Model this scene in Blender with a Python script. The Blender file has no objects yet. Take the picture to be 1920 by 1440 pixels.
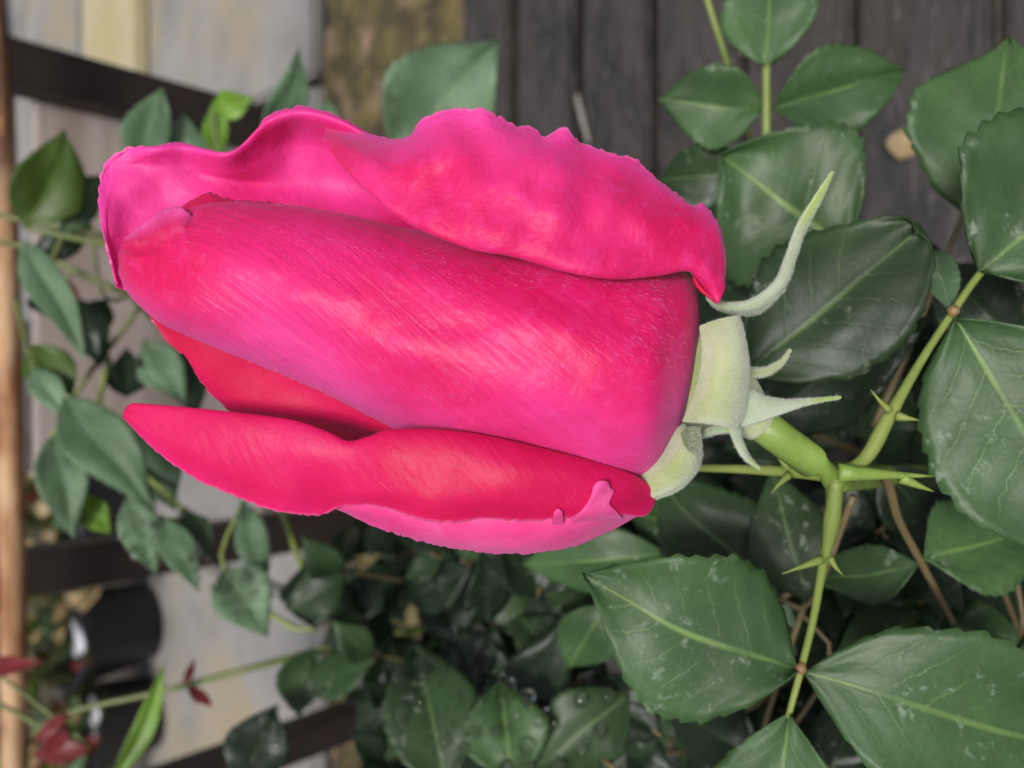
import bpy, bmesh, math, random
from mathutils import Vector, Matrix, noise
random.seed(7)
R = math.radians
scene = bpy.context.scene
COL = scene.collection

# ------------------------------------------------------------------ camera
PITCH = R(46.6); H = 0.60; FPX = 1493.0
CAM = Vector((0, 0, H))
FWD = Vector((0, math.cos(PITCH), -math.sin(PITCH)))
RGT = Vector((0, -math.sin(PITCH), -math.cos(PITCH)))   # the phone was held turned: picture left is up
UPV = Vector((1, 0, 0))
cd = bpy.data.cameras.new('camera'); cam = bpy.data.objects.new('camera', cd); COL.objects.link(cam)
m = Matrix((RGT, UPV, -FWD)).transposed().to_4x4(); m.translation = CAM
cam.matrix_world = m
cd.sensor_width = 36; cd.lens = 36 * FPX / 1920
cd.clip_start = 0.005; cd.clip_end = 200
cd.dof.use_dof = True; cd.dof.focus_distance = 0.1035; cd.dof.aperture_fstop = 19
scene.camera = cam

# ------------------------------------------------------------------ sky, sun, exposure
SUN_EL, SUN_AZ = R(67), R(184)          # soft overcast light from above and behind the camera
w = bpy.data.worlds.new('World'); scene.world = w; w.use_nodes = True
wn = w.node_tree.nodes; wl = w.node_tree.links
bg = wn['Background']; sky = wn.new('ShaderNodeTexSky'); sky.sky_type = 'NISHITA'
sky.sun_disc = False; sky.sun_elevation = SUN_EL; sky.sun_rotation = SUN_AZ
sky.dust_density = 4.0; sky.air_density = 1.0; sky.ozone_density = 1.0
hs = wn.new('ShaderNodeHueSaturation'); hs.inputs['Saturation'].default_value = 0.45      # cloud cover greys the blue
wl.new(sky.outputs[0], hs.inputs['Color']); wl.new(hs.outputs[0], bg.inputs[0]); bg.inputs[1].default_value = 0.05
sd = bpy.data.lights.new('sun', 'SUN'); sd.energy = 1.5; sd.angle = R(14); sd.color = (1, 0.975, 0.94)
so = bpy.data.objects.new('sun', sd); COL.objects.link(so)
sdir = Vector((math.sin(SUN_AZ) * math.cos(SUN_EL), math.cos(SUN_AZ) * math.cos(SUN_EL), math.sin(SUN_EL)))
so.rotation_euler = (-sdir).to_track_quat('-Z', 'Y').to_euler(); so.location = sdir * 5
vs = scene.view_settings; vs.view_transform = 'Standard'; vs.look = 'None'; vs.exposure = 1.18; vs.gamma = 1

# ------------------------------------------------------------------ helpers
def pt(px, py, d):
    return CAM + d * (FWD + RGT * ((px - 960) / FPX) + UPV * ((720 - py) / FPX))
def on_z(px, py, z=0.0):
    v = FWD + RGT * ((px - 960) / FPX) + UPV * ((720 - py) / FPX)
    return CAM + v * ((z - H) / v.z)
def on_y(px, py, y):
    v = FWD + RGT * ((px - 960) / FPX) + UPV * ((720 - py) / FPX)
    return CAM + v * (y / v.y)
def tag(o, label=None, cat=None, group=None, kind=None):
    if label: o['label'] = label
    if cat: o['category'] = cat
    if group: o['group'] = group
    if kind: o['kind'] = kind
    return o
def empty(name, loc, label, cat, group=None):
    o = bpy.data.objects.new(name, None); COL.objects.link(o); o.location = loc; o.empty_display_size = 0.02
    return tag(o, label, cat, group)
def link(name, me, mat, parent=None, smooth=True):
    if mat and not me.materials: me.materials.append(mat)
    if smooth:
        me.polygons.foreach_set('use_smooth', [True] * len(me.polygons))
    o = bpy.data.objects.new(name, me); COL.objects.link(o)
    if parent:
        o.parent = parent
        if parent.type == 'EMPTY': o.matrix_parent_inverse = Matrix.Translation(-parent.location)
    return o
def crom(p0, p1, p2, p3, t):
    return 0.5 * ((2 * p1) + (p2 - p0) * t + (2 * p0 - 5 * p1 + 4 * p2 - p3) * t * t + (3 * p1 - p0 - 3 * p2 + p3) * t ** 3)
def spline(P, n, ends=True):
    """n points evenly spaced along the Catmull-Rom curve through P (list of Vectors)."""
    P = [Vector(p) for p in P]
    if len(P) == 1: return [P[0].copy() for _ in range(n)]
    Q = [2 * P[0] - P[1]] + P + [2 * P[-1] - P[-2]]
    dense = []
    for i in range(len(P) - 1):
        for k in range(14): dense.append(crom(Q[i], Q[i + 1], Q[i + 2], Q[i + 3], k / 14))
    dense.append(P[-1])
    L = [0.0]
    for a, b in zip(dense, dense[1:]): L.append(L[-1] + max((b - a).length, 1e-9))
    out = []; j = 0
    for k in range(n):
        s = L[-1] * k / (n - 1)
        while j < len(L) - 2 and L[j + 1] < s: j += 1
        out.append(dense[j].lerp(dense[j + 1], min(1, max(0, (s - L[j]) / (L[j + 1] - L[j])))))
    return out
def grid_mesh(name, G, uvs=None, close_v=False):
    n, mm = len(G), len(G[0])
    verts = [p for row in G for p in row]; faces = []
    for i in range(n - 1):
        for j in range(mm - (0 if close_v else 1)):
            j2 = (j + 1) % mm
            faces.append((i * mm + j, i * mm + j2, (i + 1) * mm + j2, (i + 1) * mm + j))
    me = bpy.data.meshes.new(name); me.from_pydata([tuple(v) for v in verts], [], faces)
    uv = me.uv_layers.new(name='UVMap')
    for poly in me.polygons:
        for li, vi in zip(poly.loop_indices, poly.vertices):
            i, j = divmod(vi, mm)
            u = uvs(i, j) if uvs else (i / (n - 1), j / (mm - 1))
            uv.data[li].uv = u
    return me
def tube_mesh(name, pts, radii, seg=10, n=None):
    """round tapering tube along pts; radii interpolated, ends capped."""
    n = n or max(4, len(pts) * 5)
    C = spline(pts, n)
    k = len(radii)
    verts = []; faces = []
    up = Vector((0.31, 0.2, 0.93))
    for i, c in enumerate(C):
        t = (C[min(i + 1, n - 1)] - C[max(i - 1, 0)]).normalized()
        a = t.cross(up).normalized(); b = t.cross(a).normalized()
        x = i / (n - 1) * (k - 1); q = min(int(x), k - 2) if k > 1 else 0
        r = radii[0] if k == 1 else radii[q] + (radii[q + 1] - radii[q]) * (x - q)
        for s in range(seg):
            an = 2 * math.pi * s / seg
            verts.append(tuple(c + (a * math.cos(an) + b * math.sin(an)) * r))
    for i in range(n - 1):
        for s in range(seg):
            s2 = (s + 1) % seg
            faces.append((i * seg + s, i * seg + s2, (i + 1) * seg + s2, (i + 1) * seg + s))
    faces.append(tuple(range(seg - 1, -1, -1))); faces.append(tuple((n - 1) * seg + s for s in range(seg)))
    me = bpy.data.meshes.new(name); me.from_pydata(verts, [], faces)
    me.uv_layers.new(name='UVMap')
    for poly in me.polygons:
        for li, vi in zip(poly.loop_indices, poly.vertices):
            i, j = divmod(vi, seg); me.uv_layers[0].data[li].uv = (i / (n - 1), abs(2 * j / seg - 1))
    return me

# ------------------------------------------------------------------ materials
class NT:
    def __init__(s, name):
        s.mat = bpy.data.materials.new(name); s.mat.use_nodes = True
        s.n = s.mat.node_tree.nodes; s.l = s.mat.node_tree.links
        s.b = s.n['Principled BSDF']; s.out = s.n['Material Output']
    def node(s, t, **kw):
        x = s.n.new(t)
        for k, v in kw.items(): setattr(x, k, v)
        return x
    def put(s, sock, v):
        if hasattr(v, 'is_linked') or isinstance(v, bpy.types.NodeSocket): s.l.new(v, sock)
        else: sock.default_value = v
    def math(s, op, a, b=None, c=None, clamp=False):
        x = s.node('ShaderNodeMath', operation=op, use_clamp=clamp)
        for i, v in enumerate((a, b, c)):
            if v is not None: s.put(x.inputs[i], v)
        return x.outputs[0]
    def mix(s, f, a, b, mode='MIX'):
        x = s.node('ShaderNodeMix', data_type='RGBA', blend_type=mode)
        s.put(x.inputs[0], f); s.put(x.inputs[6], a if not isinstance(a, tuple) else (*a, 1)); s.put(x.inputs[7], b if not isinstance(b, tuple) else (*b, 1))
        return x.outputs[2]
    def noise(s, vec, scale, detail=4, rough=0.55, dist=0):
        x = s.node('ShaderNodeTexNoise'); s.put(x.inputs['Vector'], vec)
        x.inputs['Scale'].default_value = scale; x.inputs['Detail'].default_value = detail
        x.inputs['Roughness'].default_value = rough; x.inputs['Distortion'].default_value = dist
        return x.outputs[0]
    def ramp(s, f, lo, hi, a=0.0, b=1.0):
        x = s.node('ShaderNodeMapRange', clamp=True); x.interpolation_type = 'SMOOTHSTEP'
        s.put(x.inputs[0], f); x.inputs[1].default_value = lo; x.inputs[2].default_value = hi
        x.inputs[3].default_value = a; x.inputs[4].default_value = b
        return x.outputs[0]
    def mapping(s, vec, scale=(1, 1, 1), rot=(0, 0, 0)):
        x = s.node('ShaderNodeMapping'); s.put(x.inputs[0], vec)
        x.inputs['Scale'].default_value = scale; x.inputs['Rotation'].default_value = rot
        return x.outputs[0]
    def bump(s, h, strength=0.3, dist=0.001, normal=None):
        x = s.node('ShaderNodeBump'); s.put(x.inputs['Height'], h)
        x.inputs['Strength'].default_value = strength; x.inputs['Distance'].default_value = dist
        if normal: s.l.new(normal, x.inputs['Normal'])
        return x.outputs[0]
    def uv(s): return s.node('ShaderNodeTexCoord').outputs['UV']
    def obj(s): return s.node('ShaderNodeTexCoord').outputs['Object']
    def translucent(s, color, fac, normal=None):
        t = s.node('ShaderNodeBsdfTranslucent'); s.put(t.inputs[0], color if not isinstance(color, tuple) else (*color, 1))
        mx = s.node('ShaderNodeMixShader'); mx.inputs[0].default_value = fac
        s.l.new(s.b.outputs[0], mx.inputs[1]); s.l.new(t.outputs[0], mx.inputs[2]); s.l.new(mx.outputs[0], s.out.inputs[0])

def petal_mat(name, deep, light, edge, streak=(3, 40), rot=0.0, mottled=0.3, edge_lo=0.75, bump=0.35, hair=0.0, sheen=0.25, rough=0.5):
    """velvety rose petal: uv.x runs along the petal, uv.y from its base to its free edge"""
    t = NT(name); uv = t.uv(); ob = t.obj()
    sep = t.node('ShaderNodeSeparateXYZ'); t.l.new(uv, sep.inputs[0])
    rotuv = t.mapping(uv, (1, 1, 1), (0, 0, rot))
    vein = t.noise(t.mapping(rotuv, (streak[0], streak[1], 1)), 1.0, 5, 0.6, 0.4)
    mott = t.noise(ob, 130, 4, 0.55, 0.3)
    big = t.noise(ob, 45, 2, 0.5)
    c = t.mix(t.ramp(big, 0.35, 0.68), deep, light)
    c = t.mix(t.math('MULTIPLY', t.ramp(mott, 0.4, 0.7), mottled), c, light)
    c = t.mix(t.math('MULTIPLY', t.ramp(vein, 0.42, 0.30), 0.30), c, tuple(x * 0.72 for x in deep))
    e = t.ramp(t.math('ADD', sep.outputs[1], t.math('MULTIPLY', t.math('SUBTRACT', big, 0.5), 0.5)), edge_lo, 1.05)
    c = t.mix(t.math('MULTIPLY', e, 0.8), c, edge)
    if hair:
        hr = t.noise(t.mapping(rotuv, (14, 260, 1)), 1.0, 3, 0.7, 0.9)
        hm = t.ramp(t.noise(ob, 70, 2), 0.45, 0.62)
        f = t.math('MULTIPLY', t.math('MULTIPLY', t.ramp(hr, 0.62, 0.74), hm), hair)
        c = t.mix(f, c, (0.85, 0.25, 0.42))
    t.l.new(c, t.b.inputs['Base Color'])
    t.b.inputs['Roughness'].default_value = rough
    t.b.inputs['Specular IOR Level'].default_value = 0.36
    t.b.inputs['Sheen Weight'].default_value = sheen; t.b.inputs['Sheen Roughness'].default_value = 0.45
    t.b.inputs['Sheen Tint'].default_value = (1.0, 0.45, 0.85, 1)
    rim = t.math('MULTIPLY', t.ramp(sep.outputs[1], 0.972, 1.0), 0.55); c = t.mix(rim, c, (0.90, 0.22, 0.46))
    fine = t.noise(ob, 1500, 3, 0.6); mid_n = t.noise(ob, 480, 3, 0.5, 0.2)
    c2 = t.math('MULTIPLY', t.ramp(mid_n, 0.5, 0.7), mottled * 0.6)
    c = t.mix(c2, c, edge); t.l.new(c, t.b.inputs['Base Color'])
    h = t.math('ADD', t.math('MULTIPLY', vein, 1.0), t.math('MULTIPLY', fine, 0.25))
    h = t.math('ADD', t.math('ADD', h, t.math('MULTIPLY', mott, 0.8)), t.math('MULTIPLY', mid_n, mottled))
    nb = t.bump(h, bump, 0.0006); t.l.new(nb, t.b.inputs['Normal'])
    t.translucent(c, 0.28)
    return t.mat

RED = (0.78, 0.004, 0.085); PINK = (0.85, 0.028, 0.22); LILAC = (0.86, 0.10, 0.46); CRIM = (0.62, 0.002, 0.045)
M = {}
M['front'] = petal_mat('petal_front', (0.68, 0.004, 0.10), (0.80, 0.018, 0.20), (0.85, 0.10, 0.45), (7, 46), R(-48), 0.25, 0.60, 0.5, 0.3, 0.15, 0.42)  # lilac towards the lower edge paints in a sky reflection
M['back'] = petal_mat('petal_inside_pale', (0.76, 0.010, 0.17), (0.82, 0.05, 0.32), (0.84, 0.06, 0.42), (20, 3), R(0), 0.25, 0.6, 0.5, sheen=0.15)
M['fold'] = petal_mat('petal_turned_back', (0.68, 0.004, 0.10), (0.80, 0.03, 0.23), (0.80, 0.075, 0.42), (16, 6), R(0), 0.35, 0.58, 0.6, sheen=0.2)
M['red'] = petal_mat('petal_inside_red', (0.62, 0.002, 0.075), (0.70, 0.006, 0.125), (0.76, 0.012, 0.17), (46, 5), R(14), 0.2, 0.85, 0.3, sheen=0.08)
M['dark'] = petal_mat('petal_deep_red', (0.58, 0.002, 0.06), (0.68, 0.004, 0.095), (0.74, 0.008, 0.13), (24, 4), R(10), 0.1, 0.9, 0.18, sheen=0.08)
M['under'] = petal_mat('petal_outside_pink', (0.80, 0.04, 0.24), (0.88, 0.15, 0.42), (0.86, 0.08, 0.36), (20, 5), 0, 0.5, 0.7, 0.3)

def leaf_mat(name, base, rib, chalk=0.35, rough=0.42, warm=None):
    t = NT(name); uv = t.uv(); ob = t.obj()
    sep = t.node('ShaderNodeSeparateXYZ'); t.l.new(uv, sep.inputs[0])
    u = sep.outputs[0]; v = t.math('ABSOLUTE', t.math('SUBTRACT', t.math('MULTIPLY', sep.outputs[1], 2), 1))
    wob = t.math('MULTIPLY', t.math('SUBTRACT', t.noise(t.mapping(uv, (1, 2, 1)), 9, 3), 0.5), 0.05)
    ph = t.math('FRACT', t.math('MULTIPLY', t.math('ADD', t.math('SUBTRACT', u, t.math('MULTIPLY', v, 0.26)), wob), 7.5))
    sv = t.math('ABSOLUTE', t.math('SUBTRACT', ph, 0.5))
    side = t.ramp(sv, 0.045, 0.0)
    side = t.math('MULTIPLY', side, t.ramp(v, 0.95, 0.4))
    mid = t.ramp(t.math('MULTIPLY', v, t.math('ADD', 0.7, t.math('MULTIPLY', u, 0.5))), 0.050, 0.012)
    net = t.noise(ob, 900, 4, 0.65)
    big = t.noise(ob, 38, 4, 0.55)
    info = t.node('ShaderNodeObjectInfo').outputs['Random']
    dark = tuple(x * 0.55 for x in base); lite = tuple(min(1, x * 1.35 + 0.006) for x in base)
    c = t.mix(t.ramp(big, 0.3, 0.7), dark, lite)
    c = t.mix(t.math('MULTIPLY', info, 0.45), c, tuple(x * k for x, k in zip(base, (0.55, 0.65, 0.6))))
    c = t.mix(t.math('MULTIPLY', t.ramp(net, 0.4, 0.7), 0.35), c, dark)
    c = t.mix(t.math('MULTIPLY', t.math('MULTIPLY', side, t.ramp(t.noise(ob, 45, 2), 0.4, 0.6)), 0.3), c, rib)
    if warm: c = t.mix(t.ramp(t.noise(ob, 60, 3), 0.5, 0.7), c, warm)
    ch = t.math('MULTIPLY', t.ramp(t.noise(ob, 300, 5, 0.7, 0.4), 0.56, 0.70), t.ramp(t.noise(ob, 50, 2), 0.45, 0.62))
    c = t.mix(t.math('MULTIPLY', ch, chalk), c, (0.50, 0.56, 0.48))
    c = t.mix(t.math('MULTIPLY', mid, t.ramp(t.noise(ob, 60, 3), 0.3, 0.65, 0.12, 0.65)), c, rib)
    t.l.new(c, t.b.inputs['Base Color'])
    t.put(t.b.inputs['Roughness'], t.math('ADD', rough, t.math('MULTIPLY', ch, 0.3)))
    t.b.inputs['Specular IOR Level'].default_value = 0.28
    h = t.math('SUBTRACT', t.math('MULTIPLY', t.noise(t.mapping(uv, (30, 20, 1)), 1.6, 4), 0.5), t.math('ADD', t.math('MULTIPLY', side, 0.7), t.math('ADD', t.math('MULTIPLY', mid, 1.2), t.math('MULTIPLY', net, 0.25))))
    t.l.new(t.bump(h, 0.16, 0.0006), t.b.inputs['Normal'])
    t.translucent(t.mix(0.5, c, (0.16, 0.30, 0.03)), 0.16)
    return t.mat
RIB = (0.20, 0.31, 0.09)
M['leaf'] = leaf_mat('leaf_green', (0.050, 0.103, 0.034), RIB)
M['leaf_mid'] = leaf_mat('leaf_midgreen', (0.028, 0.058, 0.021), (0.12, 0.20, 0.07))
M['leaf_dark'] = leaf_mat('leaf_dark', (0.010, 0.022, 0.009), (0.05, 0.085, 0.035), 0.3, 0.36)  # dark leaves, colour lowered further to paint in shade between leaves
M['leaf_sage'] = leaf_mat('leaf_sage', (0.11, 0.18, 0.10), (0.17, 0.26, 0.13), 0.3, 0.5)
M['leaf_bright'] = leaf_mat('leaf_bright', (0.12, 0.23, 0.02), (0.2, 0.33, 0.05), 0.05)
M['leaf_olive'] = leaf_mat('leaf_olive', (0.055, 0.10, 0.014), (0.09, 0.15, 0.02), 0.05)
M['leaf_red'] = leaf_mat('leaf_red', (0.17, 0.016, 0.022), (0.25, 0.04, 0.04), 0.08)

def stem_mat(name, a, b, rough=0.45):
    t = NT(name); ob = t.obj(); uv = t.uv()
    c = t.mix(t.ramp(t.noise(ob, 90, 4, 0.6), 0.35, 0.7), a, b)
    c = t.mix(t.math('MULTIPLY', t.ramp(t.noise(ob, 600, 2), 0.62, 0.75), 0.35), c, tuple(x * 0.5 for x in a))
    t.l.new(c, t.b.inputs['Base Color']); t.b.inputs['Roughness'].default_value = rough
    t.l.new(t.bump(t.noise(t.mapping(uv, (60, 8, 1)), 1, 4), 0.25, 0.0005), t.b.inputs['Normal'])
    t.b.inputs['Subsurface Weight'].default_value = 0.15; t.b.inputs['Subsurface Radius'].default_value = (0.002, 0.003, 0.001)
    return t.mat
M['stem'] = stem_mat('stem_lime', (0.16, 0.25, 0.045), (0.23, 0.33, 0.07))
M['petiole'] = stem_mat('petiole_green', (0.15, 0.20, 0.04), (0.21, 0.25, 0.06))
M['petiole_brown'] = stem_mat('petiole_brown', (0.12, 0.085, 0.04), (0.15, 0.12, 0.05))
M['cane'] = stem_mat('cane_olive', (0.09, 0.12, 0.03), (0.14, 0.15, 0.045))
M['node'] = stem_mat('node_reddish', (0.20, 0.10, 0.05), (0.22, 0.16, 0.06))

def sepal_mat(name, a, b, tip=None):
    t = NT(name); ob = t.obj(); uv = t.uv()
    fuzz = t.noise(t.mapping(uv, (50, 120, 1)), 1.5, 5, 0.7, 0.5)
    c = t.mix(t.ramp(t.noise(ob, 120, 3), 0.35, 0.7), a, b)
    c = t.mix(t.math('MULTIPLY', t.ramp(fuzz, 0.5, 0.75), 0.35), c, (0.56, 0.62, 0.50))
    if tip:
        sp = t.node('ShaderNodeSeparateXYZ'); t.l.new(uv, sp.inputs[0]); c = t.mix(t.ramp(sp.outputs[0], 0.62, 0.8), c, tip)
    t.l.new(c, t.b.inputs['Base Color']); t.b.inputs['Roughness'].default_value = 0.75
    t.b.inputs['Sheen Weight'].default_value = 0.6; t.b.inputs['Sheen Roughness'].default_value = 0.5
    t.l.new(t.bump(t.math('ADD', fuzz, t.noise(ob, 2200, 3)), 0.5, 0.0004), t.b.inputs['Normal'])
    return t.mat
M['sepal'] = sepal_mat('sepal_pale', (0.27, 0.32, 0.11), (0.42, 0.45, 0.23))
M['sepal_w'] = sepal_mat('sepal_whitish', (0.26, 0.33, 0.18), (0.38, 0.45, 0.30), (0.26, 0.38, 0.04))
M['sepal_g'] = sepal_mat('sepal_green', (0.06, 0.085, 0.02), (0.09, 0.12, 0.03))
M['sepal_tip'] = sepal_mat('sepal_tip', (0.28, 0.40, 0.03), (0.36, 0.46, 0.06))

def rough_mat(name, cols, scale, rough=0.8, bump=0.5, dist=0.004, stretch=(1, 1, 1), detail=6):
    t = NT(name); ob = t.mapping(t.obj(), stretch)
    n1 = t.noise(ob, scale, detail, 0.6, 0.3); n2 = t.noise(ob, scale * 4.3, detail, 0.65)
    n3 = t.noise(ob, scale * 0.35, 3)
    c = t.mix(t.ramp(n1, 0.32, 0.68), cols[0], cols[1])
    if len(cols) > 2: c = t.mix(t.ramp(n3, 0.5, 0.66), c, cols[2])
    if len(cols) > 3: c = t.mix(t.ramp(n2, 0.55, 0.7), c, cols[3])
    t.l.new(c, t.b.inputs['Base Color']); t.b.inputs['Roughness'].default_value = rough
    t.l.new(t.bump(t.math('ADD', n1, t.math('MULTIPLY', n2, 0.6)), bump, dist), t.b.inputs['Normal'])
    return t.mat
M['soil'] = rough_mat('soil', ((0.035, 0.028, 0.022), (0.07, 0.055, 0.042), (0.05, 0.05, 0.03)), 18)
M['plank'] = rough_mat('weathered_plank', ((0.006, 0.005, 0.005), (0.034, 0.028, 0.026), (0.024, 0.018, 0.014), (0.060, 0.052, 0.051)), 20, 0.6, 0.9, 0.004, (0.8, 2.2, 2.2))
M['moss'] = rough_mat('mossy_soil', ((0.030, 0.024, 0.010), (0.105, 0.085, 0.026), (0.20, 0.135, 0.085), (0.045, 0.028, 0.018)), 34, 0.9, 0.8, 0.006)
M['slab'] = rough_mat('concrete_slab', ((0.15, 0.145, 0.14), (0.22, 0.214, 0.207), (0.25, 0.21, 0.14), (0.18, 0.172, 0.16)), 6, 0.8, 0.3, 0.002)
M['slab_y'] = rough_mat('sandy_slab', ((0.30, 0.26, 0.16), (0.36, 0.32, 0.22), (0.32, 0.27, 0.14)), 7, 0.85, 0.3, 0.002)
M['steel'] = rough_mat('dark_brown_steel', ((0.011, 0.006, 0.005), (0.019, 0.011, 0.008), (0.016, 0.009, 0.007)), 30, 0.6, 0.3, 0.001)
M['rust'] = rough_mat('rusty_steel', ((0.20, 0.075, 0.025), (0.46, 0.30, 0.17), (0.11, 0.05, 0.025), (0.42, 0.20, 0.08)), 22, 0.75, 0.8, 0.002, (0.6, 2, 2))
M['zinc'] = rough_mat('galvanised_pipe', ((0.36, 0.39, 0.48), (0.48, 0.50, 0.58)), 14, 0.4, 0.2, 0.001)
M['board'] = rough_mat('weathered_board', ((0.28, 0.22, 0.19), (0.42, 0.36, 0.325), (0.38, 0.32, 0.30)), 5, 0.8, 0.3, 0.002, (0.5, 6, 6))
M['pot'] = rough_mat('black_pot_plastic', ((0.012, 0.012, 0.018), (0.02, 0.02, 0.028)), 20, 0.4, 0.15, 0.001)
M['white'] = rough_mat('white_glaze_glint', ((0.36, 0.36, 0.40), (0.55, 0.55, 0.58)), 20, 0.3, 0.1, 0.001)
M['pebble'] = rough_mat('pebble', ((0.30, 0.20, 0.14), (0.42, 0.31, 0.24)), 40, 0.8, 0.3, 0.002)
t = NT('water'); t.b.inputs['Base Color'].default_value = (1, 1, 1, 1); t.b.inputs['Roughness'].default_value = 0.02
t.b.inputs['Transmission Weight'].default_value = 1.0; t.b.inputs['IOR'].default_value = 1.33; M['water'] = t.mat

# ------------------------------------------------------------------ the ground and what lies on it
def box_mesh(name, x0, x1, y0, y1, z0, z1, bev=0.004, jit=0.0):
    bm = bmesh.new(); bmesh.ops.create_cube(bm, size=1)
    for v in bm.verts:
        v.co = Vector((x0 if v.co.x < 0 else x1, y0 if v.co.y < 0 else y1, z0 if v.co.z < 0 else z1)) + Vector((random.uniform(-jit, jit), random.uniform(-jit, jit), random.uniform(-jit, jit) * 0.3))
    if bev: bmesh.ops.bevel(bm, geom=bm.edges[:], offset=bev, segments=2, affect='EDGES')
    me = bpy.data.meshes.new(name); bm.to_mesh(me); bm.free(); return me
G = [[(x * 4.0, y * 4.0, -0.03) for x in range(-10, 11)] for y in range(-10, 11)]
tag(link('ground', grid_mesh('ground', G), M['soil']), kind='structure')

deck = tag(link('deck', box_mesh('deck', -1.2, 1.2, -0.3, 0.63, -0.028, -0.012, 0), M['soil'], None, False), kind='structure')
y = -0.28; k = 0
while y < 0.60:
    wd = 0.078 + random.uniform(-0.004, 0.004)
    link('plank', box_mesh('plank', -1.15 + random.uniform(-.03, .03), 1.15, y, y + wd, -0.011, 0.008 + random.uniform(-.003, .003), 0.004, 0.002), M['plank'], deck, False)
    y += wd + 0.007
# mossy bank between boards and slabs
rows = []
for i in range(46):
    yy = 0.635 + 0.292 * i / 45; row = []
    for j in range(220):
        xx = -1.3 + 2.6 * j / 219
        hgt = 0.018 * math.sin(math.pi * i / 45) ** 0.6
        hgt += 0.014 * noise.noise((xx * 18, yy * 18, 0)) + 0.008 * noise.noise((xx * 55, yy * 55, 3))
        row.append((xx, yy + 0.012 * noise.noise((xx * 8, 0, i * .1)), -0.012 + hgt))
    rows.append(row)
tag(link('mossy_soil', grid_mesh('mossy_soil', rows), M['moss']), kind='structure')

paving = tag(link('paving', box_mesh('paving', -2.2, 2.2, 0.905, 3.4, -0.028, -0.014, 0), M['soil'], None, False), kind='structure')
def slab(x0, x1, y0, y1, mat, z=0.012):
    link('slab', box_mesh('slab', x0, x1, y0, y1, -0.013, z + random.uniform(-.002, .002), 0.006, 0.006), M[mat], paving, False)
for (x0, x1) in ((-1.3, -0.86), (-0.85, -0.72), (-0.705, -0.29), (-0.28, 0.10), (0.11, 0.40), (0.41, 1.25)):
    slab(x0, x1, 0.92, 1.47 + random.uniform(-.02, .02), 'slab')
for (x0, x1) in ((0.20, 1.3),): slab(x0, x1, 1.51, 1.79, 'slab_y')
for (x0, x1) in ((0.15, 1.4),): slab(x0, x1, 1.81, 2.6, 'slab')

# ------------------------------------------------------------------ steel frame with boards
YF = 0.765
fr = empty('fence_panel', (0.05, YF, 0), 'dark brown steel frame with grey weathered boards and rusty rail', 'fence')
def frame_box(name, x0, x1, y0, y1, z0, z1, mat, bev=0.002):
    return link(name, box_mesh(name, x0, x1, y0, y1, z0, z1, bev), M[mat], fr, False)
def post_at(px, py, wd=0.038):
    x = on_y(px, py, YF - 0.02).x
    frame_box('post', x - wd / 2, x + wd / 2, YF - 0.02, YF + 0.018, -0.03, 0.62, 'steel')
    return x
xa = post_at(200, 156); xb = post_at(330, 1036); xc = post_at(620, 1380, 0.034)
frame_box('bottom_rail', xc, xb - 0.02, YF - 0.03, YF - 0.021, 0.001, 0.022, 'steel')
zr = on_y(18, 700, YF - 0.055).z
link('rail', tube_mesh('rail', [(xc - 0.5, YF - 0.055, zr - 0.008), (0, YF - 0.055, zr), (xa + 0.2, YF - 0.055, zr + 0.020)], [0.0095], 14, 12), M['rust'], fr)
zz = on_y(47, 600, YF + 0.012).z
link('pipe', tube_mesh('pipe', [(xb + 0.08, YF + 0.030, zz - 0.003), (xa + 0.2, YF + 0.030, zz + 0.014)], [0.0045], 12, 8), M['zinc'], fr)
zt = on_y(58, 500, YF + 0.03).z
zs = [-0.02, 0.085, 0.165, 0.245, zt]
for a, b in zip(zs, zs[1:]):
    x0 = xb - 0.03 if b < 0.2 else xb + 0.075
    frame_box('board', x0, xa - 0.005, YF + 0.021, YF + 0.037, a + 0.0015, b - 0.0015, 'board')

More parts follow.
